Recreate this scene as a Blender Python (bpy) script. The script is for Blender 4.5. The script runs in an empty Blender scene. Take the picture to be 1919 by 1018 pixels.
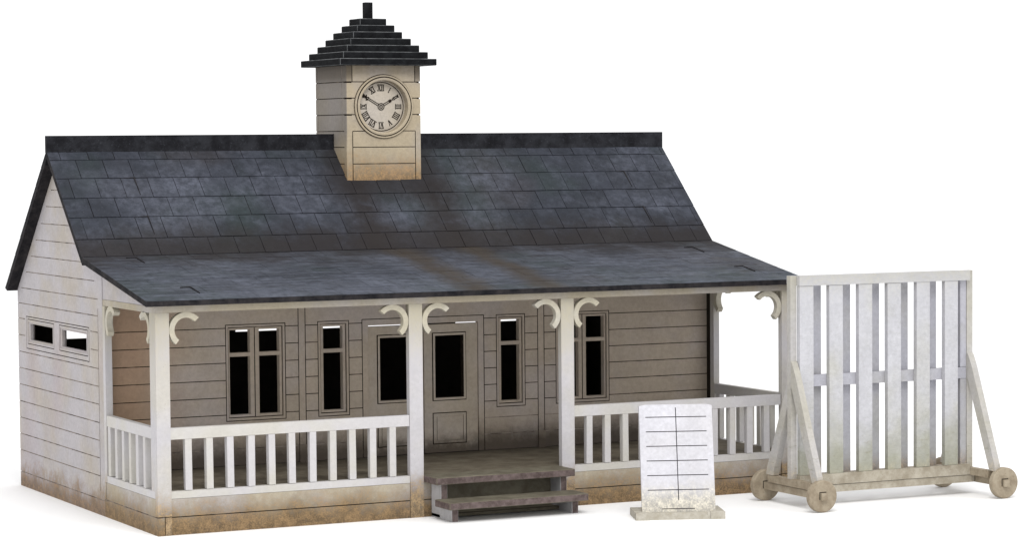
import bpy, bmesh, math, random
from mathutils import Vector, Matrix
random.seed(7)
scene = bpy.context.scene
C = scene.collection
R = math.radians

# ------------------------------------------------------------------ materials
class NT:
    def __init__(self, name):
        self.m = bpy.data.materials.new(name); self.m.use_nodes = True
        self.t = self.m.node_tree; self.t.nodes.clear()
        self.out = self.n('ShaderNodeOutputMaterial')
        self.b = self.n('ShaderNodeBsdfPrincipled')
        self.l(self.b.outputs[0], self.out.inputs[0])
        tc = self.n('ShaderNodeTexCoord'); oi = self.n('ShaderNodeObjectInfo')
        self.obj = tc.outputs['Object']
        mul = self.n('ShaderNodeVectorMath'); mul.operation = 'SCALE'
        mul.inputs[0].default_value = (37.1, 23.7, 11.3); self.l(oi.outputs['Random'], mul.inputs['Scale'])
        add = self.n('ShaderNodeVectorMath'); add.operation = 'ADD'
        self.l(self.obj, add.inputs[0]); self.l(mul.outputs[0], add.inputs[1])
        self.p = add.outputs[0]                       # object position with a random offset for each object
        sep = self.n('ShaderNodeSeparateXYZ'); self.l(self.obj, sep.inputs[0])
        self.x, self.y, self.z = sep.outputs
    def n(self, t): return self.t.nodes.new(t)
    def l(self, a, b): self.t.links.new(a, b)
    def noise(self, scale, detail=4, rough=.55, stretch=None, dist=0, vec=None):
        v = vec or self.p
        if stretch:
            mp = self.n('ShaderNodeMapping'); mp.inputs['Scale'].default_value = stretch
            self.l(v, mp.inputs[0]); v = mp.outputs[0]
        x = self.n('ShaderNodeTexNoise'); x.inputs['Scale'].default_value = scale
        x.inputs['Detail'].default_value = detail; x.inputs['Roughness'].default_value = rough
        x.inputs['Distortion'].default_value = dist
        self.l(v, x.inputs['Vector']); return x.outputs['Fac']
    def math(self, op, a, b=0, c=None):
        x = self.n('ShaderNodeMath'); x.operation = op
        for i, v in enumerate((a, b, c)):
            if v is None: continue
            if isinstance(v, (int, float)): x.inputs[i].default_value = v
            else: self.l(v, x.inputs[i])
        return x.outputs[0]
    def rng(self, v, a, b, c=0, d=1, smooth=True):
        x = self.n('ShaderNodeMapRange'); x.interpolation_type = 'SMOOTHSTEP' if smooth else 'LINEAR'
        for i, q in enumerate((a, b, c, d)): x.inputs[i + 1].default_value = q
        self.l(v, x.inputs[0]); return x.outputs[0]
    def mix(self, f, a, b, mode='MIX'):
        x = self.n('ShaderNodeMix'); x.data_type = 'RGBA'; x.blend_type = mode
        if isinstance(f, (int, float)): x.inputs[0].default_value = f
        else: self.l(f, x.inputs[0])
        for s, v in ((6, a), (7, b)):
            if isinstance(v, tuple): x.inputs[s].default_value = (*v, 1)
            else: self.l(v, x.inputs[s])
        return x.outputs[2]
    def scale_col(self, col, f):
        x = self.n('ShaderNodeVectorMath'); x.operation = 'SCALE'
        self.l(col, x.inputs[0]); self.l(f, x.inputs['Scale']); return x.outputs[0]
    def bump(self, h, strength=.2, dist=.01):
        x = self.n('ShaderNodeBump'); x.inputs['Strength'].default_value = strength
        x.inputs['Distance'].default_value = dist; self.l(h, x.inputs['Height']); self.l(x.outputs[0], self.b.inputs['Normal'])
    def done(self, col, rough=.8, spec=.25):
        self.l(col, self.b.inputs['Base Color'])
        if isinstance(rough, (int, float)): self.b.inputs['Roughness'].default_value = rough
        else: self.l(rough, self.b.inputs['Roughness'])
        self.b.inputs['Specular IOR Level'].default_value = spec
        return self.m

def paint(name, cool=(.50, .475, .50), cream=(.47, .42, .34), bias=0., dirt=(.22, .15, .09), z0=.02, z1=.5, amp=.35,
          dmax=.85, top=None, topcol=(.36, .31, .2), speck=.5, wrinkle=0, grime=None, green=0, pinkpatch=0, warm=False, leftgrey=False, mot_amp=1.):
    t = NT(name)
    big = t.noise(.9, 3, .6)
    fine = t.noise(17, 6, .72); vf = t.noise(46, 3, .7)
    f = t.rng(t.math('ADD', big, bias), .38, .66)
    col = t.mix(f, cool, cream)
    if pinkpatch:
        col = t.mix(t.math('MULTIPLY', t.rng(t.noise(.6, 2, .5, (1, 1, .6)), .5, .66), pinkpatch), col, (.44, .38, .40))
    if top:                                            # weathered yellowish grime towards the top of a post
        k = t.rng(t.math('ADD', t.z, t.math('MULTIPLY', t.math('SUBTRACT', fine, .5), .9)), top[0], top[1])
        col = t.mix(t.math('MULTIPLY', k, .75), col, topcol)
    if green:
        k = t.rng(t.math('ADD', t.z, t.math('MULTIPLY', t.math('SUBTRACT', t.noise(2.2, 4), .5), 1.6)), 1.5, .45)
        col = t.mix(t.math('MULTIPLY', k, green), col, (.345, .345, .27))
    if warm:                                           # the orange-brown stained boards at the left end of the veranda
        k = t.rng(t.math('ADD', t.x, t.math('MULTIPLY', t.noise(1.1, 3), .8)), 2.0, .7)
        col = t.mix(t.math('MULTIPLY', k, .9), col, (.42, .28, .185))
    if leftgrey:                                       # tower's left face: grime, plus side shade painted into the colour
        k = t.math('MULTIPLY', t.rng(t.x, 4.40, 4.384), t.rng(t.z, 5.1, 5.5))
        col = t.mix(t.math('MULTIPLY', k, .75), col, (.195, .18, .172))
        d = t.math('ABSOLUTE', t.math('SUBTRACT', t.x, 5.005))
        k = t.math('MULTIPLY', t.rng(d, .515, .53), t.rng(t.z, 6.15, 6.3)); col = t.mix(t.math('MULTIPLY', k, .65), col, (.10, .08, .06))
    # fine mottling and specks
    mot = t.math('MULTIPLY', t.rng(fine, .3, .72, 1 - .16 * mot_amp, 1 + .06 * mot_amp, False), t.rng(t.noise(2.6, 3, .5), .3, .7, 1 - .10 * mot_amp, 1.0, False))
    col = t.scale_col(col, mot)
    sp = t.math('MULTIPLY', t.rng(vf, .62, .74), t.rng(t.noise(2.3, 3), .42, .62, .15, 1))
    col = t.mix(t.math('MULTIPLY', sp, speck), col, (.19, .15, .105))
    # splash dirt along the bottom
    n3 = t.noise(1.9, 5, .65); n4 = t.noise(11, 4, .7)
    zz = t.math('ADD', t.z, t.math('MULTIPLY', t.math('SUBTRACT', n3, .5), -amp * 1.4))
    zz = t.math('ADD', zz, t.math('MULTIPLY', t.math('SUBTRACT', n4, .5), -amp * .9))
    zz = t.math('ADD', zz, t.math('MULTIPLY', t.math('SUBTRACT', vf, .5), -amp * .7))
    k = t.rng(zz, z1, z0)
    dc = t.mix(t.rng(t.math('ADD', t.math('MULTIPLY', n4, .5), t.math('MULTIPLY', vf, .5)), .38, .64), tuple(c * .68 for c in dirt), tuple(min(1, c * 2.0) for c in dirt))
    col = t.mix(t.math('MULTIPLY', k, dmax), col, dc)
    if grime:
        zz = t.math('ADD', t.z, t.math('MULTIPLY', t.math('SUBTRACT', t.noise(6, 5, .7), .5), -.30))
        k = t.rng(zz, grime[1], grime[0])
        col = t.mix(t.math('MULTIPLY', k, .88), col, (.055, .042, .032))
    col = t.scale_col(col, t.math('ADD', 0.94, 0))
    h = t.math('ADD', fine, t.math('MULTIPLY', vf, .6))
    if wrinkle:
        w = t.noise(9, 4, .6, (.75, .75, 3.0), .6)
        h = t.math('ADD', h, t.math('MULTIPLY', w, wrinkle))
        k = t.math('MULTIPLY', t.rng(w, .56, .68), t.rng(t.math('ADD', t.z, t.math('MULTIPLY', t.noise(2, 2), -1.2)), .9, -.2, .12, .6))
        col = t.mix(k, col, (.24, .23, .17))
    t.bump(h, .22, .012)
    return t.done(col, .78, .22)

def burnt(name, a=(.018, .012, .008), b=(.16, .13, .105), lo=.45, hi=.75):
    t = NT(name); n = t.noise(3.2, 5, .65)
    return t.done(t.mix(t.rng(n, lo, hi), a, b), .9, .1)

def slate(name, lower=False):
    t = NT(name)
    geo = t.n('ShaderNodeNewGeometry'); rnd = geo.outputs['Random Per Island']
    big = t.noise(.62, 3, .55, (1, 1.3, 1.3), .3); a = t.noise(1.9, 5, .62, None, .4); b = t.noise(9, 6, .74); c = t.noise(34, 4, .7)
    col = t.mix(t.rng(rnd, 0, 1, 0, 1, False), (.022, .025, .033), (.032, .036, .048))
    col = t.mix(t.math('MULTIPLY', t.rng(t.noise(.55, 3), .46, .66), .7), col, (.026, .037, .037))       # greenish areas
    col = t.mix(t.math('MULTIPLY', t.rng(t.noise(.5, 3, .5, None, 0, t.obj), .52, .68), .5), col, (.034, .029, .030))    # brownish slates
    scuff = t.math('MULTIPLY', t.math('ADD', t.rng(big, .38, .68, 0, .75), t.rng(a, .46, .72, 0, .45)), t.rng(b, .28, .70, .3, 1))
    col = t.mix(t.math('MULTIPLY', scuff, .85), col, (.096, .104, .134))                                 # pale dry-brushed patches
    if lower:
        st = t.noise(6, 5, .7, (.4, 2.4, 1), .6)
        col = t.mix(t.math('MULTIPLY', t.rng(st, .40, .72), .7), col, (.104, .115, .148))
    col = t.mix(t.math('MULTIPLY', t.rng(c, .60, .74), .4), col, (.15, .155, .175))
    col = t.scale_col(col, t.rng(b, .25, .75, .70, 1.15, False))
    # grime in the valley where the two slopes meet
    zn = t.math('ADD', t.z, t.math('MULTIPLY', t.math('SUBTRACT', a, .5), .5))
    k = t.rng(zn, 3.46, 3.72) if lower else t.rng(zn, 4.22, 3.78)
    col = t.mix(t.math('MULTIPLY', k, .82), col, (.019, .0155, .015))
    # brown run-off streaks below the two corners of the tower
    wob = t.math('MULTIPLY', t.math('SUBTRACT', t.noise(1.5, 5, .65), .5), .55)
    br = t.rng(t.noise(3.5, 5, .7), .25, .55, .5, 1)
    for xc, w in (((4.74, .46), (5.88, .42)) if lower else ((4.46, .50), (5.75, .60))):
        d = t.math('ABSOLUTE', t.math('SUBTRACT', t.math('ADD', t.x, wob), xc))
        k = t.math('MULTIPLY', t.math('MULTIPLY', t.rng(d, w, .02), br), t.rng(t.z, 4.95, 4.6))
        col = t.mix(t.math('MULTIPLY', k, .95 if lower else .85), col, (.040, .032, .0255) if lower else (.020, .0165, .016))
    if not lower:                                      # darker round the foot of the tower
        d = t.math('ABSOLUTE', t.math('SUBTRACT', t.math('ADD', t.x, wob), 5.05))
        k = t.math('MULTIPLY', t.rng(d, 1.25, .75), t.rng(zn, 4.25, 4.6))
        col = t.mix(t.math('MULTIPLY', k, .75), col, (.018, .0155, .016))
    t.bump(t.math('ADD', b, t.math('MULTIPLY', c, .5)), .3, .012)
    return t.done(col, t.rng(a, .3, .7, .60, .85), .14)

def stained(name, a, b, edge=None, sc=6, rough=.75, stretch=(1, 1, 1), spec=.2):
    t = NT(name)
    n = t.noise(sc, 6, .68, stretch); v = t.noise(38, 4, .75, stretch)
    col = t.mix(t.rng(n, .32, .68), a, b)
    if edge: col = t.mix(t.math('MULTIPLY', t.rng(v, .58, .72), .6), col, edge)
    t.bump(t.math('ADD', n, v), .25, .01)
    return t.done(col, rough, spec)

M = {}
M['wall'] = paint('gable_paint', cool=(.47, .445, .46), cream=(.455, .41, .36), bias=-.02, dirt=(.145, .088, .043), z0=.08, z1=.46, amp=.46, speck=.25, pinkpatch=.5)
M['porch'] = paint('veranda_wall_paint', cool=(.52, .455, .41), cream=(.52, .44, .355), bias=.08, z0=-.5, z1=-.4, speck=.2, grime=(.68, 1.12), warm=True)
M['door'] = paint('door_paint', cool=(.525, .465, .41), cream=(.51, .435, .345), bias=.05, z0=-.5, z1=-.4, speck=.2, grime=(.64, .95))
M['post'] = paint('post_paint', cool=(.53, .515, .535), cream=(.53, .505, .465), bias=-.02, mot_amp=.6, dirt=(.215, .15, .08), z0=.22, z1=.72, amp=.45, dmax=.95, top=(2.0, 3.15), topcol=(.40, .36, .25), speck=.55)
M['rail'] = paint('railing_paint', cool=(.555, .54, .55), cream=(.55, .53, .485), bias=.0, z0=-.5, z1=-.4, speck=.45, mot_amp=.5)
M['base'] = paint('base_paint', cool=(.47, .44, .42), cream=(.46, .41, .32), bias=.05, dirt=(.15, .097, .047), z0=.08, z1=.60, amp=.36, dmax=.95, speck=.9)
M['beam'] = paint('beam_paint', cool=(.44, .41, .38), cream=(.41, .36, .27), z0=-.5, z1=-.4, bias=.05, speck=.4)
M['bracket'] = paint('bracket_paint', cool=(.52, .50, .45), cream=(.50, .46, .36), z0=-5, z1=-4, bias=.1, speck=.4)
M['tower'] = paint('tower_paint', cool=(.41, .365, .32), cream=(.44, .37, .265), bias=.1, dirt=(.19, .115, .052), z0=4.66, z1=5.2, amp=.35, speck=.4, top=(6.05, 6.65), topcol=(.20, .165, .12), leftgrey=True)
M['dial'] = paint('dial_paint', cool=(.50, .455, .40), cream=(.49, .435, .36), z0=-5, z1=-4, speck=.15)
M['screen'] = paint('screen_paint', cool=(.53, .53, .56), cream=(.50, .495, .465), bias=-.08, dirt=(.28, .24, .16), z0=.3, z1=.62, amp=.25, dmax=.5, green=.9, wrinkle=2.2, speck=.3, top=(2.9, 3.7), topcol=(.42, .40, .31))
M['screenback'] = paint('screen_back_paint', cool=(.46, .46, .51), cream=(.43, .425, .43), bias=-.05, dirt=(.28, .21, .14), z0=.3, z1=.75, amp=.2, dmax=.8, green=.3, speck=.2)
M['screenend'] = paint('screen_end_paint', cool=(.50, .485, .48), cream=(.47, .45, .395), bias=-.03, dirt=(.30, .25, .17), z0=.3, z1=.7, amp=.3, dmax=.55, top=(2.5, 4.2), topcol=(.42, .40, .31), wrinkle=.8, speck=.4)
M['chassis'] = stained('chassis_wood', (.27, .235, .18), (.43, .395, .325), (.17, .135, .09), 4)
M['wheel'] = stained('wheel_wood', (.235, .19, .135), (.35, .30, .225), (.13, .095, .06), 6)
M['board'] = paint('board_paint', cool=(.62, .615, .66), cream=(.61, .60, .63), bias=-.05, dirt=(.40, .37, .29), z0=.1, z1=.48, amp=.2, dmax=.7, speck=.12)
M['foot'] = stained('foot_wood', (.34, .31, .25), (.46, .435, .38), (.17, .15, .12), 8)
M['line'] = burnt('scored_line', (.02, .014, .010), (.21, .165, .125), .50, .78)
M['faint'] = burnt('scored_line_faint', (.085, .066, .055), (.36, .31, .27), .34, .62)
M['ink'] = burnt('burnt_ink', (.012, .009, .007), (.03, .02, .016))
M['rule'] = burnt('ruled_ink', (.03, .026, .03), (.12, .11, .12), .5, .9)
M['slate'] = slate('slate')
M['slate_low'] = slate('slate_veranda', True)
M['slatecore'] = stained('slate_core', (.008, .008, .010), (.030, .027, .028), (.05, .048, .05), 5, .85, (1, 1, 1), .08)
M['soffit'] = stained('roof_underside', (.020, .016, .012), (.05, .042, .03), None, 4, .85, (1, 1, 1), .08)
M['ridge'] = stained('ridge_slate', (.009, .009, .011), (.026, .027, .032), (.07, .075, .09), 4, .8, (1, 1, 1), .08)
M['towerroof'] = stained('tower_roof_slate', (.005, .005, .006), (.012, .013, .0145), (.03, .032, .034), 7, .8, (1, 1, 1), .06)
M['worn'] = stained('dry_brushed_edge', (.03, .032, .034), (.12, .125, .13), None, 6)
M['floor'] = stained('veranda_boards', (.085, .07, .05), (.155, .135, .10), (.07, .055, .04), 3, .75, (1, 1, 1))
M['tread'] = stained('tread_wood', (.095, .083, .06), (.16, .145, .108), (.07, .058, .048), 4)
M['treadedge'] = stained('tread_edge', (.07, .05, .046), (.15, .115, .11), (.24, .20, .20), 9)
M['stringer'] = stained('stringer_paint', (.30, .295, .30), (.42, .415, .425), (.2, .17, .15), 4)
M['dark'] = stained('interior_stain', (.012, .009, .006), (.022, .017, .012), None, 4)

# ------------------------------------------------------------------ mesh helpers
def link(name, bm, mats, parent=None, bevel=0, smooth=False, loc=None):
    if bevel:
        es = [e for e in bm.edges if len(e.link_faces) == 2 and e.calc_face_angle(0) > .5]
        bmesh.ops.bevel(bm, geom=es, offset=bevel, segments=1, affect='EDGES', clamp_overlap=True)
    bmesh.ops.recalc_face_normals(bm, faces=bm.faces)
    me = bpy.data.meshes.new(name); bm.to_mesh(me); bm.free()
    for m in (mats if isinstance(mats, (list, tuple)) else [mats]): me.materials.append(M[m])
    if smooth:
        for p in me.polygons: p.use_smooth = True
    o = bpy.data.objects.new(name, me); C.objects.link(o)
    if parent: o.parent = parent
    if loc: o.location = loc
    return o
def bx(bm, x0, x1, y0, y1, z0, z1, mi=0):
    v = [bm.verts.new((x, y, z)) for x in (x0, x1) for y in (y0, y1) for z in (z0, z1)]
    for q in ((0, 1, 3, 2), (4, 6, 7, 5), (0, 4, 5, 1), (2, 3, 7, 6), (0, 2, 6, 4), (1, 5, 7, 3)):
        f = bm.faces.new([v[i] for i in q]); f.material_index = mi
    return v
def box(name, x0, x1, y0, y1, z0, z1, mat, parent, bevel=.006):
    bm = bmesh.new(); bx(bm, x0, x1, y0, y1, z0, z1); return link(name, bm, mat, parent, bevel)
def prism(bm, pts, a0, a1, axis='x', mi=0):
    """closed outline of 2-D points extruded along one axis"""
    def P(p, a): return {'x': (a, p[0], p[1]), 'y': (p[0], a, p[1]), 'z': (p[0], p[1], a)}[axis]
    A = [bm.verts.new(P(p, a0)) for p in pts]; B = [bm.verts.new(P(p, a1)) for p in pts]
    fs = [bm.faces.new(A), bm.faces.new(B[::-1])]
    for i in range(len(pts)):
        j = (i + 1) % len(pts); fs.append(bm.faces.new((A[i], B[i], B[j], A[j])))
    for f in fs: f.material_index = mi
    return fs
def dup(o, parent=None, dx=0, dy=0, dz=0, deep=True):
    c = o.copy(); C.objects.link(c); c.parent = parent or o.parent
    c.location = Vector(o.location) + Vector((dx, dy, dz))
    if deep:
        for ch in list(o.children):
            if ch is not c: 
                k = ch.copy(); C.objects.link(k); k.parent = c
    return c
def empty(name, loc, rz, label, cat, group=None):
    o = bpy.data.objects.new(name, None); C.objects.link(o); o.location = loc; o.rotation_euler = (0, 0, rz)
    o.empty_display_size = .3; o['label'] = label; o['category'] = cat
    if group: o['group'] = group
    return o

def panel(bm, u0, u1, v0, v1, T, feats, place, cuts_u=(), cuts_v=(), back=None):
    """A board u0..u1 x v0..v1 of thickness T as a height field. feats: (ua, ub, va, vb, depth or None for a hole,
    material index[, test]); later ones win. place(u, v, w) gives the 3-D point, w = 0 on the face and positive outward."""
    def cl(q, a, b): return min(max(q, a), b)
    us = sorted({round(q, 5) for q in [u0, u1, *cuts_u] + [cl(f[i], u0, u1) for f in feats for i in (0, 1)]})
    vs = sorted({round(q, 5) for q in [v0, v1, *cuts_v] + [cl(f[i], v0, v1) for f in feats for i in (2, 3)]})
    nu, nv = len(us) - 1, len(vs) - 1
    D = {}
    for i in range(nu):
        for j in range(nv):
            cu, cv = (us[i] + us[i + 1]) / 2, (vs[j] + vs[j + 1]) / 2
            d = (0., 0)
            for f in feats:
                if f[0] <= cu <= f[1] and f[2] <= cv <= f[3] and (len(f) < 7 or f[6](cu, cv)): d = (f[4], f[5])
            D[i, j] = d
    cache = {}
    def V(u, v, w):
        k = (round(u, 5), round(v, 5), round(w, 5))
        if k not in cache: cache[k] = bm.verts.new(place(u, v, w))
        return cache[k]
    def F(vv, mi):
        try: f = bm.faces.new(vv); f.material_index = mi
        except ValueError: pass
    bmi = back if back is not None else 0
    for (i, j), (d, mi) in D.items():
        a, b, c, e = us[i], us[i + 1], vs[j], vs[j + 1]
        if d is not None:
            F([V(a, c, d), V(b, c, d), V(b, e, d), V(a, e, d)], mi)
            F([V(a, c, -T), V(a, e, -T), V(b, e, -T), V(b, c, -T)], bmi)
        for (di, dj, p, q) in ((1, 0, (b, c), (b, e)), (0, 1, (a, e), (b, e)), (-1, 0, (a, c), (a, e)), (0, -1, (a, c), (b, c))):
            nb = D.get((i + di, j + dj), (None, 0))
            hi = d
            if hi is None: continue
            lo = -T if nb[0] is None else nb[0]
            if lo < hi - 1e-6:
                m2 = mi if nb[0] is None else (nb[1] if nb[1] else mi)
                F([V(*p, lo), V(*q, lo), V(*q, hi), V(*p, hi)], m2)

def rect_groove(x0, x1, z0, z1, w=.0125, d=-.012, mi=1):
    h = w / 2
    return [(x0 - h, x1 + h, z0 - h, z0 + h, d, mi), (x0 - h, x1 + h, z1 - h, z1 + h, d, mi), (x0 - h, x0 + h, z0 - h, z1 + h, d, mi), (x1 - h, x1 + h, z0 - h, z1 + h, d, mi)]
def hline(x0, x1, z, w=.0125, d=-.012, mi=1): return (x0, x1, z - w / 2, z + w / 2, d, mi)
def vline(x, z0, z1, w=.0125, d=-.012, mi=1): return (x - w / 2, x + w / 2, z0, z1, d, mi)

# ------------------------------------------------------------------ ground
bm = bmesh.new()
bmesh.ops.create_grid(bm, x_segments=1, y_segments=1, size=160)
t = NT('white_table'); n = t.noise(.5, 2)
M['ground'] = t.done(t.mix(n, (.90, .90, .905), (.915, .915, .92)), .8, .1)
g = link('ground', bm, 'ground'); g['kind'] = 'structure'

# ------------------------------------------------------------------ pavilion
pav = empty('pavilion', (0, 0, 0), 0, 'weathered white timber pavilion with slate roof, clock tower and railed veranda', 'pavilion')
L = 10.0
KY, KZ = 2.682, 3.676          # where the veranda slope meets the main slope
RY, RZ = 4.328, 5.192          # ridge
EY, EZ = -.127, 3.18           # front eave
BY, BZ = 6.64, 3.05            # rear eave
SL = (RZ - KZ) / (RY - KY)
X0, X1 = -.164, 10.164
T_ROOF = .085
def roof_z(y):                 # top line of the roof core
    if y < KY: return EZ + (KZ - EZ) * (y - EY) / (KY - EY)
    if y < RY: return KZ + SL * (y - KY)
    return RZ - SL * (y - RY)

# gable walls with two small windows each
def gable(name, mirror):
    bm = bmesh.new()
    sx = (lambda w: -w) if not mirror else (lambda w: L + w)
    place = lambda u, v, w: (sx(w), u, v)
    ft = []
    zs = [.561, .817, 1.069, 1.324, 1.586, 1.841]
    for z in zs: ft.append(hline(2.5, 6.54, z, .013, -.01, 2))
    for z, ya, yb in ((2.095, 2.5, 6.54), (2.353, 6.16, 6.54), (2.353, 2.5, 2.86), (2.61, 6.16, 6.54), (2.61, 2.5, 2.86), (2.845, 2.5, 6.54)): ft.append(hline(ya, yb, z, .013, -.01, 2))
    for z in (3.085, 3.34, 3.59, 3.845, 4.10, 4.36, 4.61):
        a = max(2.5, RY - (RZ - .30 - z) / SL); b = min(6.54, RY + (RZ - .26 - z) / SL)
        ft.append(hline(a, b, z, .012, -.01, 2))
    ft.append(vline(2.5, .35, 2.95)); ft.append(hline(2.3, 6.54, .225, .012, -.01, 2))
    for ya, yb in ((4.69, 5.98), (3.03, 4.338)):
        ft += rect_groove(ya - .035, yb + .035, 2.24, 2.615, .012)
    ft += [hline(2.93, 6.09, 2.165, .012), hline(2.93, 6.09, 2.655, .012), vline(2.93, 2.165, 2.655, .012), vline(6.09, 2.165, 2.655, .012)]
    for ya, yb in ((4.69, 5.98), (3.03, 4.338)): ft.append((ya, yb, 2.274, 2.575, None, 0))
    panel(bm, 2.3, 6.54, 0, 5.2, .1, ft, place, back=3)
    # trim to the roof line, a little inside the roof core
    for yc in (KY, RY): bmesh.ops.bisect_plane(bm, geom=bm.verts[:] + bm.edges[:] + bm.faces[:], plane_co=(0, yc, 0), plane_no=(0, 1, 0))
    for ya, yb, py, pz, ny in ((-9, KY, KY, KZ - .04, -(KZ - EZ) / (KY - EY)), (KY, RY, RY, RZ - .05, -SL), (RY, 99, RY, RZ - .05, SL)):
        fs = [f for f in bm.faces if ya - 1e-4 <= f.calc_center_median().y <= yb + 1e-4]
        ge = list({e for f in fs for e in f.edges}); gv = list({v for f in fs for v in f.verts})
        r = bmesh.ops.bisect_plane(bm, geom=gv + ge + fs, plane_co=(0, py, pz), plane_no=(0, ny, 1))
        kill = [f for f in bm.faces if ya - 1e-4 <= f.calc_center_median().y <= yb + 1e-4 and (f.calc_center_median() - Vector((0, py, pz))).dot(Vector((0, ny, 1))) > 1e-5]
        bmesh.ops.delete(bm, geom=kill, context='FACES')
    return link(name, bm, ['wall', 'line', 'faint', 'dark'], pav)
gable('gable_wall', False); gable('gable_wall', True)
# frames of the four little gable windows
def small_window(ya, yb, mirror):
    bm = bmesh.new()
    xo = .012 if not mirror else L - .062
    o = .0
    for (a, b, c, d) in ((ya, ya + .06, 2.274, 2.575), (yb - .06, yb, 2.274, 2.575), (ya + .06, yb - .06, 2.274, 2.30), (ya + .06, yb - .06, 2.55, 2.575)):
        bx(bm, xo, xo + .05, a, b, c, d)
    return link('window', bm, 'wall', pav)
for mi in (False, True):
    for ya, yb in ((4.69, 5.98), (3.03, 4.338)): small_window(ya, yb, mi)

# the wall behind the veranda
D1 = 2.41
bm = bmesh.new()
place = lambda u, v, w: (u, D1 - w, v)
ft = []
DW = [(1.88, 2.80), (7.235, 8.155)]; SW = [(3.315, 3.805), (6.225, 6.705)]
PIL = [(3.007, 3.116), (6.925, 7.033)]
for z in (1.342, 1.594, 1.847, 2.099, 2.352, 2.605):
    for a, b in ((.1, 1.88), (2.80, 3.007), (3.116, 3.315), (3.805, 4.019), (6.014, 6.225), (6.705, 6.925), (7.033, 7.235), (8.155, 9.9)):
        ft.append(hline(a, b, z))
for z in (.84, 1.092):
    for a, b in ((.1, 3.007), (3.116, 4.019), (6.014, 6.925), (7.033, 9.9)): ft.append(hline(a, b, z, .013, -.01, 2))
ft += [vline(q, .6, 2.95) for p in PIL for q in p]
ft += [vline(4.019, .6, 2.656), vline(6.014, .6, 2.656), hline(4.019, 6.014, 2.656)]
for a, b in DW + SW:
    ft += rect_groove(a, b, 1.25, 2.65)
    ft.append((a + .035, b - .035, 1.29, 2.615, None, 0))
ft.append((4.116, 5.92, .6, 2.562, None, 0))
panel(bm, .1, 9.9, .6, 3.6, .09, ft, place, back=3)
link('front_wall', bm, ['porch', 'line', 'faint', 'dark'], pav)
# batten feet
for a, b in PIL: box('batten_foot', a - .004, b + .004, D1 - .03, D1 - .001, .59, .85, 'porch', pav, .004)

def sash(name, a, b, cols):
    bm = bmesh.new()
    a, b = a + .035, b - .035
    pl = lambda u, v, w: (u, D1 + .022 - w, v)
    ft = rect_groove(a + .007, b - .007, 1.297, 2.608, .012) 
    for (c, d) in cols:
        ft += [(c, d, 2.242, 2.572, None, 0), (c, d, 1.338, 2.185, None, 0)]
    if len(cols) == 2: ft.append(vline((cols[0][1] + cols[1][0]) / 2, 1.30, 2.60, .014))
    panel(bm, a + .002, b - .002, 1.292, 2.613, .10, ft, pl)
    return link(name, bm, ['porch', 'line'], pav)
sash('window', *DW[0], [(1.946, 2.262), (2.40, 2.715)])
sash('window', *DW[1], [(7.32, 7.636), (7.765, 8.08)])
sash('window', *SW[0], [(3.405, 3.715)])
sash('window', *SW[1], [(6.31, 6.62)])
def door(x0, x1, g0, g1):
    bm = bmesh.new()
    pl = lambda u, v, w: (u, D1 + .018 - w, v)
    ft = rect_groove(g0 - .045, g1 + .045, 1.39, 2.41, .014)
    ft += rect_groove(g0 - .045, g1 + .045, .735, 1.20, .014) 
    ft.append((g0 - .038, g1 + .038, 1.397, 2.403, .012, 0)); ft.append((g0 - .006, g1 + .006, 1.43, 2.37, -.004, 1)); ft.append((g0, g1, 1.437, 2.363, None, 0))
    panel(bm, x0, x1, .605, 2.54, .09, ft, pl)
    d = link('door', bm, ['door', 'line'], pav)
    bm = bmesh.new()
    ft = rect_groove(g0 + .012, g1 - .012, .785, 1.15, .014, -.014, 1)
    panel(bm, g0 - .036, g1 + .036, .744, 1.191, .03, ft, lambda u, v, w: (u, D1 + .008 - w, v))
    link('door_panel', bm, ['door', 'line'], d)
    return d
door(4.124, 5.012, 4.312, 4.77)
door(5.026, 5.912, 5.212, 5.672)

# rear wall with its strip windows
bm = bmesh.new()
ft = [(.60, 1.25, 2.252, 2.60, None, 0), (3.53, 6.55, 2.258, 2.60, None, 0), (7.41, 9.2, 2.258, 2.60, None, 0)]
for k in range(11): ft.insert(0, hline(.1, 9.9, .56 + .2535 * k))
panel(bm, .1, 9.9, 0, 3.08, .09, ft, lambda u, v, w: (u, 6.53 + w, v), back=3)
link('rear_wall', bm, ['wall', 'line', 'faint', 'dark'], pav)
box('interior_floor', .101, 9.899, 2.52, 6.43, .5, .58, 'dark', pav, 0)

# ---- veranda: floor, base boards, posts, brackets, beams
box('veranda_floor', .101, 9.899, .10, D1 - .001 + .09, .49, .592, 'floor', pav, 0)
def base_board(x0, x1, y, name='base_board'):
    bm = bmesh.new()
    panel(bm, x0, x1, 0, .492, .09, [hline(x0, x1, .245, .013)], lambda u, v, w: (u, y - w, v))
    return link(name, bm, ['base', 'line'], pav)
base_board(.198, 3.706, .012); base_board(3.918, 6.097, .014); base_board(6.308, 9.787, .012)
def side_base(mirror):
    bm = bmesh.new()
    sx = (lambda w: -w) if not mirror else (lambda w: L + w)
    ft = [hline(.0, 2.296, .247, .012, -.01, 2), vline(2.23, .25, .5, .012)]
    panel(bm, .0, 2.296, 0, .492, .094, ft + [(-1, .105, .25, .6, None, 0)], lambda u, v, w: (sx(w), u, v))
    return link('base_board', bm, ['base', 'line', 'faint'], pav)
side_base(False); side_base(True)

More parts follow.
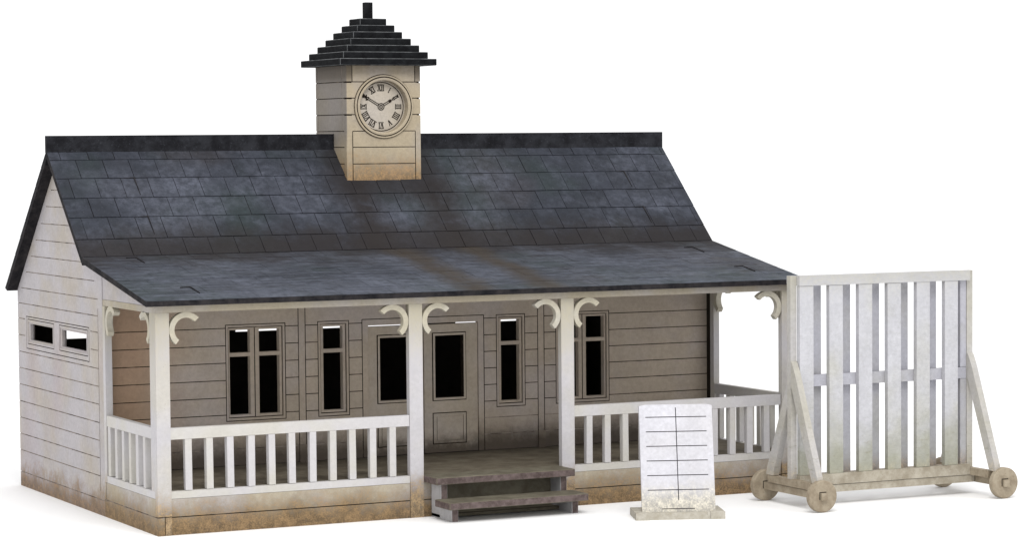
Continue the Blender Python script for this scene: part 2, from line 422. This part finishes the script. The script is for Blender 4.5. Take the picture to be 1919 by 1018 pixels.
def arc(c0, c1, a0=42, a1=232, ri=.167, ro=.241, n=26):
    o = [(c0 + ro * math.cos(R(a0 + (a1 - a0) * k / n)), c1 + ro * math.sin(R(a0 + (a1 - a0) * k / n))) for k in range(n + 1)]
    i = [(c0 + ri * math.cos(R(a0 + (a1 - a0) * k / n)), c1 + ri * math.sin(R(a0 + (a1 - a0) * k / n))) for k in range(n, -1, -1)]
    return o + i
BZC = 2.772
def bracket_front(parent, xedge, side):      # side +1: springs to the right of the post
    bm = bmesh.new()
    pts = [(xedge + side * (.243 + p[0]), p[1]) for p in arc(0, BZC)]
    prism(bm, pts if side > 0 else pts[::-1], .006, .096, 'y')
    return link('bracket', bm, 'bracket', parent, .006)
def bracket_side(parent, yedge, side, x):
    bm = bmesh.new()
    pts = [(yedge + side * (.243 + p[0]), p[1]) for p in arc(0, BZC)]
    prism(bm, pts, x, x + .09, 'x')
    return link('bracket', bm, 'bracket', parent, .006)

# corner posts: a front board and a side board
def corner_post(mirror):
    bm = bmesh.new()
    m = (lambda a, b: (a, b)) if not mirror else (lambda a, b: (L - b, L - a))
    a, b = m(0, .195); bx(bm, a, b, 0, .1, .259, 3.01)
    a, b = m(.106, .195); bx(bm, a, b, 0, .094, 0, .247)
    a, b = m(.003, .098); bx(bm, a, b, .105, .257, .497, 3.01)
    p = link('veranda_post', bm, 'post', pav, .006)
    if not mirror:
        bracket_front(p, .197, 1); bracket_side(p, .259, 1, .004)
    else:
        bracket_front(p, L - .197, -1); bracket_side(p, .259, 1, L - .094)
corner_post(False); corner_post(True)
for a, b in ((3.71, 3.915), (6.10, 6.305)):
    p = box('veranda_post', a, b, 0, .1, 0, 3.01, 'post', pav)
    bracket_front(p, b + .002, 1); bracket_front(p, a - .002, -1)
for x in (.0, L - .1):
    p = box('wall_post', x, x + .1, 2.19, 2.297, .497, 3.0, 'post', pav)
    bracket_side(p, 2.188, -1, x + .003)
box('beam', -.003, L + .003, -.004, .1, 3.012, 3.112, 'beam', pav)
for x in (.004, L - .094):
    box('side_beam', x, x + .09, .102, 2.29, 3.003, 3.09, 'beam', pav)
    bm = bmesh.new()
    prism(bm, [(.102, 3.093), (2.296, 3.093), (2.296, roof_z(2.296) - .07), (.102, roof_z(.102) - .07)], x + .006, x + .084, 'x')
    xo = x - .001 if x < 1 else x + .089
    g0, g1 = Vector((.55, roof_z(.55) - .145)), Vector((2.28, roof_z(2.28) - .20))
    prism(bm, [(g0.x, g0.y), (g1.x, g1.y), (g1.x, g1.y + .011), (g0.x, g0.y + .011)], x + .004 if x < 1 else x + .08, x + .012 if x < 1 else x + .086, 'x', 1)
    sp = link('spandrel', bm, ['wall', 'faint'], pav)
for x in (.098, L - .103):       # house corner behind the wall post, closes the room
    pass

# ---- railings
def railing_front(x0, x1, xs):
    r = box('railing', x0, x1, .012, .098, 1.297, 1.452, 'rail', pav, .009)
    bm = bmesh.new(); bx(bm, x0, x1, .008, .098, .496, .594); link('bottom_rail', bm, 'rail', r, .006)
    first = None
    for i, xc in enumerate(xs):
        if first is None:
            bm = bmesh.new(); bx(bm, -.047, .047, -.045, .045, .60, 1.295)
            for v in bm.verts: v.co.x += random.uniform(-.003, .003)
            first = link('baluster', bm, 'rail', r, .008, loc=(xc, .055, 0)); o = first
        else:
            o = dup(first, r); o.location = (xc, .055, 0)
        o.rotation_euler = (R(random.uniform(-.3, .3)), R(random.uniform(-.35, .35)), R(random.uniform(-3, 3)))
    return r
railing_front(.198, 3.706, [.452 + .3 * k for k in range(11)])
railing_front(6.308, 9.787, [6.55 + .3 * k for k in range(11)])
def railing_side(x):
    r = box('railing', x, x + .09, .26, 2.186, 1.30, 1.452, 'rail', pav, .009)
    bm = bmesh.new(); bx(bm, x - .002, x + .09, .108, 2.296, .496, .594); link('bottom_rail', bm, 'rail', r, .006)
    first = None
    for k in range(6):
        yc = .56 + .305 * k
        if first is None:
            bm = bmesh.new(); bx(bm, -.043, .043, -.05, .05, .60, 1.298)
            first = link('baluster', bm, 'rail', r, .008, loc=(x + .045, yc, 0)); o = first
        else:
            o = dup(first, r); o.location = (x + .045, yc, 0)
        o.rotation_euler = (0, 0, R(random.uniform(-3, 3)))
railing_side(.004); railing_side(L - .094)

# ---- steps
bm = bmesh.new(); bx(bm, 4.02, 5.99, -.30, -.02, .02, .06); bx(bm, 4.122, 5.895, -.03, -.012, .0, .48)
steps = link('steps', bm, 'tread', pav)
for x in (4.02, 5.895):
    bm = bmesh.new()
    prism(bm, [(-.02, 0), (-.70, 0), (-.70, .185), (-.345, .185), (-.345, .485), (-.02, .485)], x, x + .098, 'x')
    bm.normal_update()
    for f in bm.faces:
        if f.normal.y < -.9 or (abs(f.normal.y) > .9 and f.calc_center_median().y < -.3): f.material_index = 1
    link('stringer', bm, ['stringer', 'treadedge'], steps, .005)
def tread(x0, x1, y0, y1, z0, z1):
    bm = bmesh.new(); bx(bm, x0, x1, y0, y1, z0, z1)
    bm.normal_update()
    for f in bm.faces:
        if abs(f.normal.z) < .5: f.material_index = 1
    link('tread', bm, ['tread', 'treadedge'], steps, .008)
tread(3.92, 6.09, -.425, .098, .492, .594)
tread(3.925, 6.085, -.845, -.347, .188, .289)

# ---- roof
def slope(name, ya, za, yb, zb, x0, x1, courses, joint0, th, gap, mats, tilt, ticks=None, slots=()):
    """core slab from (ya, za) up to (yb, zb) covered in slates; courses = distances up the slope"""
    bm = bmesh.new()
    d = Vector((0, yb - ya, zb - za)); Ls = d.length; d.normalize(); n = Vector((0, -d.z, d.y))
    if n.z < 0: n = -n
    o = Vector((0, ya, za))
    P = lambda x, s, h: Vector((x, 0, 0)) + o + d * s + n * h
    return bm, P, Ls, n
def slates(bm, P, x0, x1, courses, joints, th, gap, jit, mi=0, tilt=.003, cutouts=()):
    for i in range(len(courses) - 1):
        s0, s1 = courses[i], courses[i + 1]
        xs = [x0] + [q for q in joints[i] if x0 + .05 < q < x1 - .05] + [x1]
        for a, b in zip(xs, xs[1:]):
            if any(a < c[1] and b > c[0] and s0 < c[3] and s1 > c[2] for c in cutouts): 
                pass
            dz = random.uniform(-jit, jit); ga = gap * random.uniform(.6, 1.2); tl = random.uniform(-tilt, tilt)
            g2 = gap / 2
            A = a + (0 if a == x0 else ga / 2); B = b - (0 if b == x1 else ga / 2)
            lo = s0 + (g2 if i else 0); hi = s1 - (g2 if i < len(courses) - 2 else 0)
            top = [(A, lo, th + dz + tilt), (B, lo, th + dz + tilt + tl), (B, hi, th + dz - tilt * .5 + tl), (A, hi, th + dz - tilt * .5)]
            tv = [bm.verts.new(P(x, s, h)) for x, s, h in top]
            bv = [bm.verts.new(P(x, s, 0.0005)) for x, s, h in top]
            bm.faces.new(tv).material_index = mi
            for k in range(4): bm.faces.new((tv[k], bv[k], bv[(k + 1) % 4], tv[(k + 1) % 4])).material_index = mi

def core(bm, pts, mi):
    prism(bm, pts, X0 + .002, X1 - .002, 'x', mi)

# main front slope
d = math.hypot(RY - KY, RZ - KZ)
bm, P, Ls, n = slope('', KY, KZ, RY, RZ, 0, 0, 0, 0, 0, 0, 0, 0)
nn = Vector((0, -SL, 1)).normalized()
joints = []
offs = [.09, .009, .218, .009, .218, .026]     # first joint of each course, bottom to top
offs = [.30, .013, .218, .415, .218, .415, .234]
course = [0, .351, .798, 1.205, 1.622, 2.02, Ls]
offs = [.205, .010, .213, .011, .216, .021, .232]
for i in range(6):
    js = []; q = offs[i] - .403
    while q < 10.2:
        js.append(q + random.uniform(-.012, .012)); q += .403
    # a few wider slates
    joints.append(js)
slates(bm, P, X0, X1, course, joints, .010, .0105, .002, 0, .003)
core(bm, [(KY, KZ), (RY, RZ), (RY - nn.y * T_ROOF * 0, RZ - T_ROOF * 1.35), (KY, KZ - T_ROOF * 1.35)], 1)
main = link('roof', bm, ['slate', 'slatecore', 'soffit'], pav)

# veranda slope
bm, P, Ls, n = slope('', EY, EZ, KY, KZ, 0, 0, 0, 0, 0, 0, 0, 0)
course = [0, .42, .84, 1.26, 1.68, 2.10, 2.52, Ls]
joints = []
for i in range(7):
    js = []; q = (.03 if i % 2 else .23) - .4
    while q < 10.2: js.append(q + random.uniform(-.015, .015)); q += .403
    joints.append(js)
slates(bm, P, X0, X1, course, joints, .004, .0045, .001, 0, .0012)
core(bm, [(EY, EZ), (KY, KZ), (KY, KZ - T_ROOF), (EY + .02, EZ - T_ROOF * .86), (EY, EZ - T_ROOF * .86)], 1)
ver = link('veranda_roof', bm, ['slate_low', 'slatecore', 'soffit'], pav)

# slots cut for slipped slates: a dark L of shadow where a slate edge lifts
def lifted(parent, Pf, x, s, w, h, mat='slatecore'):
    bm = bmesh.new()
    def wedge(pts):
        lo = [bm.verts.new(Pf(a, b, .004)) for a, b, c in pts]; up = [bm.verts.new(Pf(a, b, c)) for a, b, c in pts]
        bm.faces.new(up); bm.faces.new(lo[::-1])
        for k in range(len(pts)): bm.faces.new((lo[k], up[k], up[(k + 1) % len(pts)], lo[(k + 1) % len(pts)]))
    wedge([(x - w, s, .016), (x, s, .019), (x, s + .016, .019), (x - w, s + .006, .016)])
    wedge([(x - .008, s - h, .016), (x, s - h, .018), (x, s - .002, .019), (x - .018, s - .002, .016)])
    link('lifted_slate', bm, mat, parent)
_, Pm, _, _ = slope('', KY, KZ, RY, RZ, 0, 0, 0, 0, 0, 0, 0, 0)
_, Pv, _, _ = slope('', EY, EZ, KY, KZ, 0, 0, 0, 0, 0, 0, 0, 0)
for x, s in ((1.03, 1.615), (9.23, 1.615), (9.25, .79), (1.03, .79)): lifted(main, Pm, x, s, .16, .36)
for x, s in ((.72, .72), (.60, 2.70), (9.55, 2.38), (9.62, .95)): lifted(ver, Pv, x, s, .16, .36)

# rear slope
bm, P, Ls, n = slope('', BY, RZ - SL * (BY - RY), RY, RZ, 0, 0, 0, 0, 0, 0, 0, 0)
course = [k * Ls / 8 for k in range(9)]
joints = [[(.2 if i % 2 else 0) + .403 * k for k in range(26)] for i in range(8)]
slates(bm, P, X0, X1, course, joints, .012, .013, .0025, 0, .004)
zr = RZ - SL * (BY - RY)
prism(bm, [(BY, zr), (RY + .001, RZ), (RY + .001, RZ - T_ROOF * 1.35), (BY - .09, zr + .083 - T_ROOF * 1.35)], X0 + .002, X1 - .002, 'x', 1)
bm.normal_update()
for f in bm.faces:
    if f.material_index == 1 and f.normal.z < -.3: f.material_index = 2
link('rear_roof', bm, ['slate', 'slatecore', 'soffit'], pav)
# ridge boards either side of the tower
TW0, TW1 = 4.382, 5.618
for a, b in ((-.17, TW0 - .002), (TW1 + .002, 10.17)):
    box('ridge_board', a, b, RY - .04, RY + .04, RZ - .03, 5.413, 'ridge', pav, .01)

# ---- clock tower
TY = 3.78; TC = 5.0; CZ = 5.827; TD = TW1 - TW0
bm = bmesh.new()
zl = [4.951, 5.206, 5.452, 5.705, 5.957, 6.205]
# front face with a round opening behind the clock ring
ft = [hline(TW0 + .10, TW1 - .09, z, .013) for z in zl[:3]] + [hline(TW0, TW1, z, .014) for z in zl[3:]] + [vline(TW0 + .10, 4.4, 5.45, .013), vline(TW1 - .09, 4.4, 5.45, .013),
      vline(TW0 + .10, 6.205, 6.6, .013), vline(TW1 - .09, 6.205, 6.6, .013)]
for z in zl[3:]:
    ft += [(TW0, TW0 + .09, z - .016, z + .008, -.05, 1), (TW1 - .06, TW1, z - .014, z + .008, -.05, 1)]
ft.append((TC - .47, TC + .47, CZ - .47, CZ + .47, None, 0, lambda u, v: math.hypot(u - TC, v - CZ) < .445))
g1 = [TC - .47 + .02 * k for k in range(48)]; g2 = [CZ - .47 + .02 * k for k in range(48)]
panel(bm, TW0, TW1, 4.4, 6.47, .09, ft, lambda u, v, w: (u, TY - w, v), g1, g2, back=3)
# the other three sides
def side_ft(a, b):
    f = [hline(a, b, z, .013) for z in zl] + [vline(a + .09, 5.45, 6.6, .01, -.008, 2), vline(b - .09, 4.4, 6.6, .01, -.008, 2)]
    return f
y0, y1 = TY + .0, TY + TD
panel(bm, TY + .09, y1 - .001, 4.4, 6.47, .09, side_ft(TY + .09, y1), lambda u, v, w: (TW0 - w + .004, u, v), back=3)
panel(bm, TY + .09, y1 - .001, 4.4, 6.47, .09, side_ft(TY + .09, y1), lambda u, v, w: (TW1 + w - .004, u, v), back=3)
panel(bm, TW0 + .1, TW1 - .1, 4.4, 6.47, .09, [hline(TW0, TW1, z) for z in zl], lambda u, v, w: (u, y1 + w - .001, v), back=3)
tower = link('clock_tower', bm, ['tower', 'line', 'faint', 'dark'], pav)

def lathe(name, prof, mats, parent, seg=72, mi=None):
    bm = bmesh.new(); rings = []
    for r, w in prof:
        rings.append([bm.verts.new((TC + r * math.cos(2 * math.pi * k / seg), TY - w, CZ + r * math.sin(2 * math.pi * k / seg))) for k in range(seg)])
    for i in range(len(rings) - 1):
        for k in range(seg):
            f = bm.faces.new((rings[i][k], rings[i][(k + 1) % seg], rings[i + 1][(k + 1) % seg], rings[i + 1][k]))
            f.material_index = mi[i] if mi else 0
    return bm
bm = lathe('', [(.494, -.02), (.494, .004), (.484, .004), (.482, .030), (.460, .030), (.458, .018), (.444, .018), (.442, .034), (.412, .034), (.400, .026), (.400, -.125)], None, None,
           mi=[1, 1, 0, 0, 1, 1, 1, 0, 0, 0])
link('clock_ring', bm, ['tower', 'line'], tower)
bm = bmesh.new()
bmesh.ops.create_circle(bm, cap_ends=True, segments=72, radius=.43, matrix=Matrix.Translation((TC, TY + .104, CZ)) @ Matrix.Rotation(R(90), 4, 'X'))
bm2 = lathe('', [(.366, -.103), (.366, -.1005), (.380, -.1005), (.380, -.103)], None, None); me = bpy.data.meshes.new('tmp'); 
for f in bm2.faces: f.material_index = 1
bm2.to_mesh(me); bm2.free(); bm.from_mesh(me); bpy.data.meshes.remove(me)
dial = link('clock_dial', bm, ['dial', 'line'], tower)
DYF = TY + .104
def stroke(bm, p, q, w, y=DYF - .0005, h=.004):
    p, q = Vector(p), Vector(q); d = (q - p); l = d.length
    if l < 1e-6: return
    d /= l; nrm = Vector((-d.y, d.x)) * w / 2
    pts = [p + nrm, q + nrm, q - nrm, p - nrm]
    A = [bm.verts.new((TC + a.x, y, CZ + a.y)) for a in pts]; B = [bm.verts.new((TC + a.x, y - h, CZ + a.y)) for a in pts]
    bm.faces.new(A); bm.faces.new(B[::-1])
    for k in range(4): bm.faces.new((A[k], B[k], B[(k + 1) % 4], A[(k + 1) % 4]))
ROM = ['XII', 'I', 'II', 'III', 'IIII', 'V', 'VI', 'VII', 'VIII', 'IX', 'X', 'XI']
WID = {'I': .027, 'V': .060, 'X': .062}
for h_, s in enumerate(ROM):
    if h_ in (2,): r0, r1 = .25, .33
    else: r0, r1 = .244, .336
    ang = math.pi / 2 - h_ * math.pi / 6
    er = Vector((math.cos(ang), math.sin(ang))); et = Vector((er.y, -er.x))
    tot = sum(WID[c] for c in s); a = -tot / 2
    bm = bmesh.new()
    Q = lambda u, v: er * (r0 + (r1 - r0) * v) + et * u
    for c in s:
        w = WID[c]
        if c == 'I': stroke(bm, Q(a + w / 2, 0), Q(a + w / 2, 1), .013)
        elif c == 'V': stroke(bm, Q(a + .008, 1), Q(a + w / 2, 0), .016); stroke(bm, Q(a + w - .008, 1), Q(a + w / 2, 0), .009, DYF - .001)
        else: stroke(bm, Q(a + .008, 1), Q(a + w - .008, 0), .016); stroke(bm, Q(a + w - .008, 1), Q(a + .008, 0), .009, DYF - .001)
        a += w
    if s not in ('I', 'V'):
        stroke(bm, Q(-tot / 2, 1), Q(tot / 2, 1), .010, DYF - .0015); stroke(bm, Q(-tot / 2, 0), Q(tot / 2, 0), .010, DYF - .0015)
    link('clock_numeral', bm, 'ink', dial if False else tower)
def hand(ang, parts, name='clock_hand'):
    bm = bmesh.new(); er = Vector((math.cos(R(ang)), math.sin(R(ang)))); et = Vector((er.y, -er.x))
    for (ra, rb, ua, ub, w) in parts: stroke(bm, er * ra + et * ua, er * rb + et * ub, w, DYF - .004, .006)
    link(name, bm, 'ink', tower)
hand(150, [(.05, .30, -.014, -.012, .009), (.05, .30, .014, .012, .009), (.29, .36, 0, 0, .036), (.26, .30, -.04, .04, .016), (.33, .36, -.03, .03, .014)])
hand(30, [(.05, .165, -.014, -.012, .009), (.05, .165, .014, .012, .009), (.155, .195, 0, 0, .046), (.195, .225, 0, 0, .012), (.22, .315, -.012, -.012, .009), (.22, .315, .012, .012, .009), (.31, .32, -.014, .014, .01)])
bm = bmesh.new()
for r_ in (.050, .022):
    for k in range(24):
        a0, a1 = 2 * math.pi * k / 24, 2 * math.pi * (k + 1) / 24
        stroke(bm, (r_ * math.cos(a0), r_ * math.sin(a0)), (r_ * math.cos(a1), r_ * math.sin(a1)), .011, DYF - .006, .006)
link('clock_hub', bm, 'ink', tower)
# stepped pyramid roof
bm = bmesh.new()
cx, cy = 5.016, TY + TD / 2
zb = 6.455
hw = [.804, .704, .607, .51, .410, .315, .222]
for i, h_ in enumerate(hw):
    j = .006
    b2 = bmesh.new(); bx(b2, cx - h_ + random.uniform(-j, j), cx + h_ + random.uniform(-j, j), cy - h_ + random.uniform(-j, j), cy + h_ + random.uniform(-j, j), zb + .1055 * i, zb + .1055 * (i + 1) - .0015)
    bv = bmesh.ops.bevel(b2, geom=b2.edges[:], offset=.009, segments=1, affect='EDGES')
    for f in bv['faces']: f.material_index = 1
    me = bpy.data.meshes.new('tmp'); b2.to_mesh(me); b2.free(); bm.from_mesh(me); bpy.data.meshes.remove(me)
link('tower_roof', bm, ['towerroof', 'worn'], tower)
zt = zb + .1055 * 7
box('finial', cx - .06, cx + .06, cy - .06, cy + .06, zt - .002, zt + .255, 'towerroof', tower, .01)

# ------------------------------------------------------------------ sight screen
SX, SY = 10.55, -1.67
scr = empty('sight_screen', (SX, SY, 0), R(-.15), 'tall slatted white screen on four wooden wheels, right of the veranda', 'sight screen')
def sb(name, x0, x1, y0, y1, z0, z1, mat, parent=scr, bevel=.007):
    return box(name, x0 - SX, x1 - SX, y0 - SY, y1 - SY, z0, z1, mat, parent, bevel)
sb('top_rail', 9.03, 11.972, -1.752, -1.66, 3.178, 3.322, 'screen')
sb('bottom_rail', 9.03, 11.972, -1.752, -1.66, .295, .452, 'chassis')
sb('middle_rail', 9.03, 11.97, -1.655, -1.562, 1.72, 1.885, 'screenback')
first = None
for k in range(6):
    x = 9.038 + .4985 * k
    if first is None: first = sb('slat', x, x + .23, -1.742, -1.662, .455, 3.175, 'screen'); o = first
    else: o = dup(first, scr, .4985 * k)
    o.rotation_euler = (0, R(random.uniform(-.12, .12)), 0) if k else (0, 0, 0)
    o.location.z = 0
first = None
for k in range(6):
    x = 9.285 + .4985 * k
    w = .225 if k < 5 else .225
    if first is None: first = sb('rear_slat', x, x + w, -1.555, -1.475, .30, 3.30, 'screenback')
    else: dup(first, scr, .4985 * k)
sb('rear_rail', 9.03, 11.97, -1.472, -1.40, 3.20, 3.31, 'screenback'); sb('rear_rail', 9.03, 11.97, -1.472, -1.40, .30, .43, 'screenback')
sb('stile', 11.865, 11.970, -1.655, -1.562, .30, 1.715, 'screenback'); sb('stile', 11.865, 11.970, -1.655, -1.562, 1.89, 3.31, 'screenback')
def end_frame(x):
    f = sb('end_post', x, x + .1, -1.668, -1.572, .40, 3.318, 'screenend')
    bm = bmesh.new()
    prism(bm, [(q[0] - SY, q[1]) for q in [(-1.671, 2.10), (-1.671, 1.74), (-2.225, .405), (-2.37, .405), (-2.355, .50), (-1.79, 1.90), (-1.70, 2.07)]], x - SX + .002, x + .1 - SX, 'x')
    link('brace', bm, 'screenend', f, .006)
    bm = bmesh.new()
    prism(bm, [(q[0] - SY, q[1]) for q in [(-1.569, 1.78), (-1.569, 1.44), (-1.17, .405), (-.97, .405), (-1.00, .50)]], x - SX + .002, x + .1 - SX, 'x')
    link('brace', bm, 'screenend', f, .006)
    sb('end_beam', x, x + .1, -2.20, -1.02, .292, .398, 'wheel', f)
end_frame(8.928); end_frame(11.974)
sb('chassis_beam', 9.06, 12.06, -1.74, -1.64, .182, .287, 'chassis')
proto = None
for xc in (9.0, 12.125):
    sb('axle', xc - .05, xc + .05, -2.46, -.72, .178, .28, 'wheel')
    for yc in (-2.37, -.83):
        if proto is None:
            bm = bmesh.new()
            seg = 48; prof = [(.052, -.05), (.215, -.05), (.228, -.038), (.228, .038), (.215, .05), (.052, .05)]
            rings = [[bm.verts.new((r_ * math.cos(2 * math.pi * k / seg), w, r_ * math.sin(2 * math.pi * k / seg))) for k in range(seg)] for r_, w in prof]
            for i in range(len(prof) - 1):
                for k in range(seg): bm.faces.new((rings[i][k], rings[i][(k + 1) % seg], rings[i + 1][(k + 1) % seg], rings[i + 1][k]))
            proto = link('wheel', bm, 'wheel', scr, 0, False, (xc - SX, yc - SY, .229))
            bm = bmesh.new(); rr = .056
            for (a, b, c, d_) in ((-rr - .010, -rr, -rr + .01, rr + .010), (-rr, rr - .01, rr, rr + .010)):
                bx(bm, a, b, -.053, .053, c, d_)
            link('hub_socket', bm, 'ink', proto)
        else:
            w = dup(proto, scr); w.location = (xc - SX, yc - SY, .229); w.rotation_euler = (0, R(random.uniform(0, 20)) * 0, 0)

# ------------------------------------------------------------------ ruled board
brd = empty('ruled_board', (6.311, -1.829, 0), R(-21), 'small upright white board with six ruled lines, on wooden feet before the railing', 'board')
W_ = 1.25
for x0, x1 in ((0, .19), (W_ - .20, W_)):
    box('foot', x0, x1, 0, .66, 0, .102, 'foot', brd, .008)
box('cross_bar', .192, W_ - .203, .02, .11, 0, .098, 'foot', brd, .006)
bm = bmesh.new()
bw, bh = 1.03, 1.515
ft = []
for k in range(6):
    z = .315 + .2045 * k
    ft.append((.085 + .0, bw - .085, z - .006, z + .006, -.008, 1))
ft.append((bw / 2 - .006, bw / 2 + .006, .17, 1.47, -.008, 1))
ft.append((.28, .74, .045, .056, -.008, 1))
panel(bm, 0, bw, 0, bh, .07, ft, lambda u, v, w: (u, -w, v))
for v in bm.verts:                                     # soften the top corners
    for cxx in (0, bw):
        if abs(v.co.x - cxx) < 1e-4 and v.co.z > bh - 1e-4: v.co.z -= .02
pn = link('board_panel', bm, ['board', 'rule'], brd)
pn.location = (.105, .125, .09); pn.rotation_euler = (R(-12), 0, 0)

# ------------------------------------------------------------------ camera
cam = bpy.data.cameras.new('camera'); co = bpy.data.objects.new('camera', cam); C.objects.link(co); scene.camera = co
f_, yaw, pit, rol = 5232.4471, R(26.576), R(3.087), R(-.4642)
F = Vector((math.sin(yaw) * math.cos(pit), math.cos(yaw) * math.cos(pit), -math.sin(pit)))
Rt = Vector((math.cos(yaw), -math.sin(yaw), 0)); U = Rt.cross(F)
R2 = Rt * math.cos(rol) + U * math.sin(rol); U2 = -Rt * math.sin(rol) + U * math.cos(rol)
co.matrix_world = Matrix(((R2.x, U2.x, -F.x, -12.089), (R2.y, U2.y, -F.y, -35.6479), (R2.z, U2.z, -F.z, 5.2602), (0, 0, 0, 1)))
cam.sensor_width = 36; cam.lens = f_ / 1919 * 36
cam.shift_x = -(1009.55 - 959.5) / 1919; cam.shift_y = (548.55 - 509) / 1919
cam.clip_start = .1; cam.clip_end = 1000

# ------------------------------------------------------------------ light: white studio surround and one large soft box above
wd = bpy.data.worlds.new('World'); scene.world = wd; wd.use_nodes = True
bg = wd.node_tree.nodes['Background']; bg.inputs[0].default_value = (1, 1, 1, 1); bg.inputs[1].default_value = 1.22
def area(name, loc, target, size, power, col):
    la = bpy.data.lights.new(name, 'AREA'); la.shape = 'DISK'; la.size = size; la.energy = power; la.color = col
    o = bpy.data.objects.new(name, la); C.objects.link(o); o.location = loc
    o.rotation_euler = (Vector(target) - Vector(loc)).to_track_quat('-Z', 'Y').to_euler()
area('soft_box', (1, -17, 25), (5, 1, 1), 13, 4500, (1, .985, .96))

vs = scene.view_settings
vs.view_transform = 'Standard'; vs.look = 'None'; vs.exposure = 0; vs.gamma = 1; vs.use_curve_mapping = False
scene.render.engine = 'CYCLES'
scene.cycles.max_bounces = 8; scene.cycles.diffuse_bounces = 5
scene.cycles.use_denoising = True
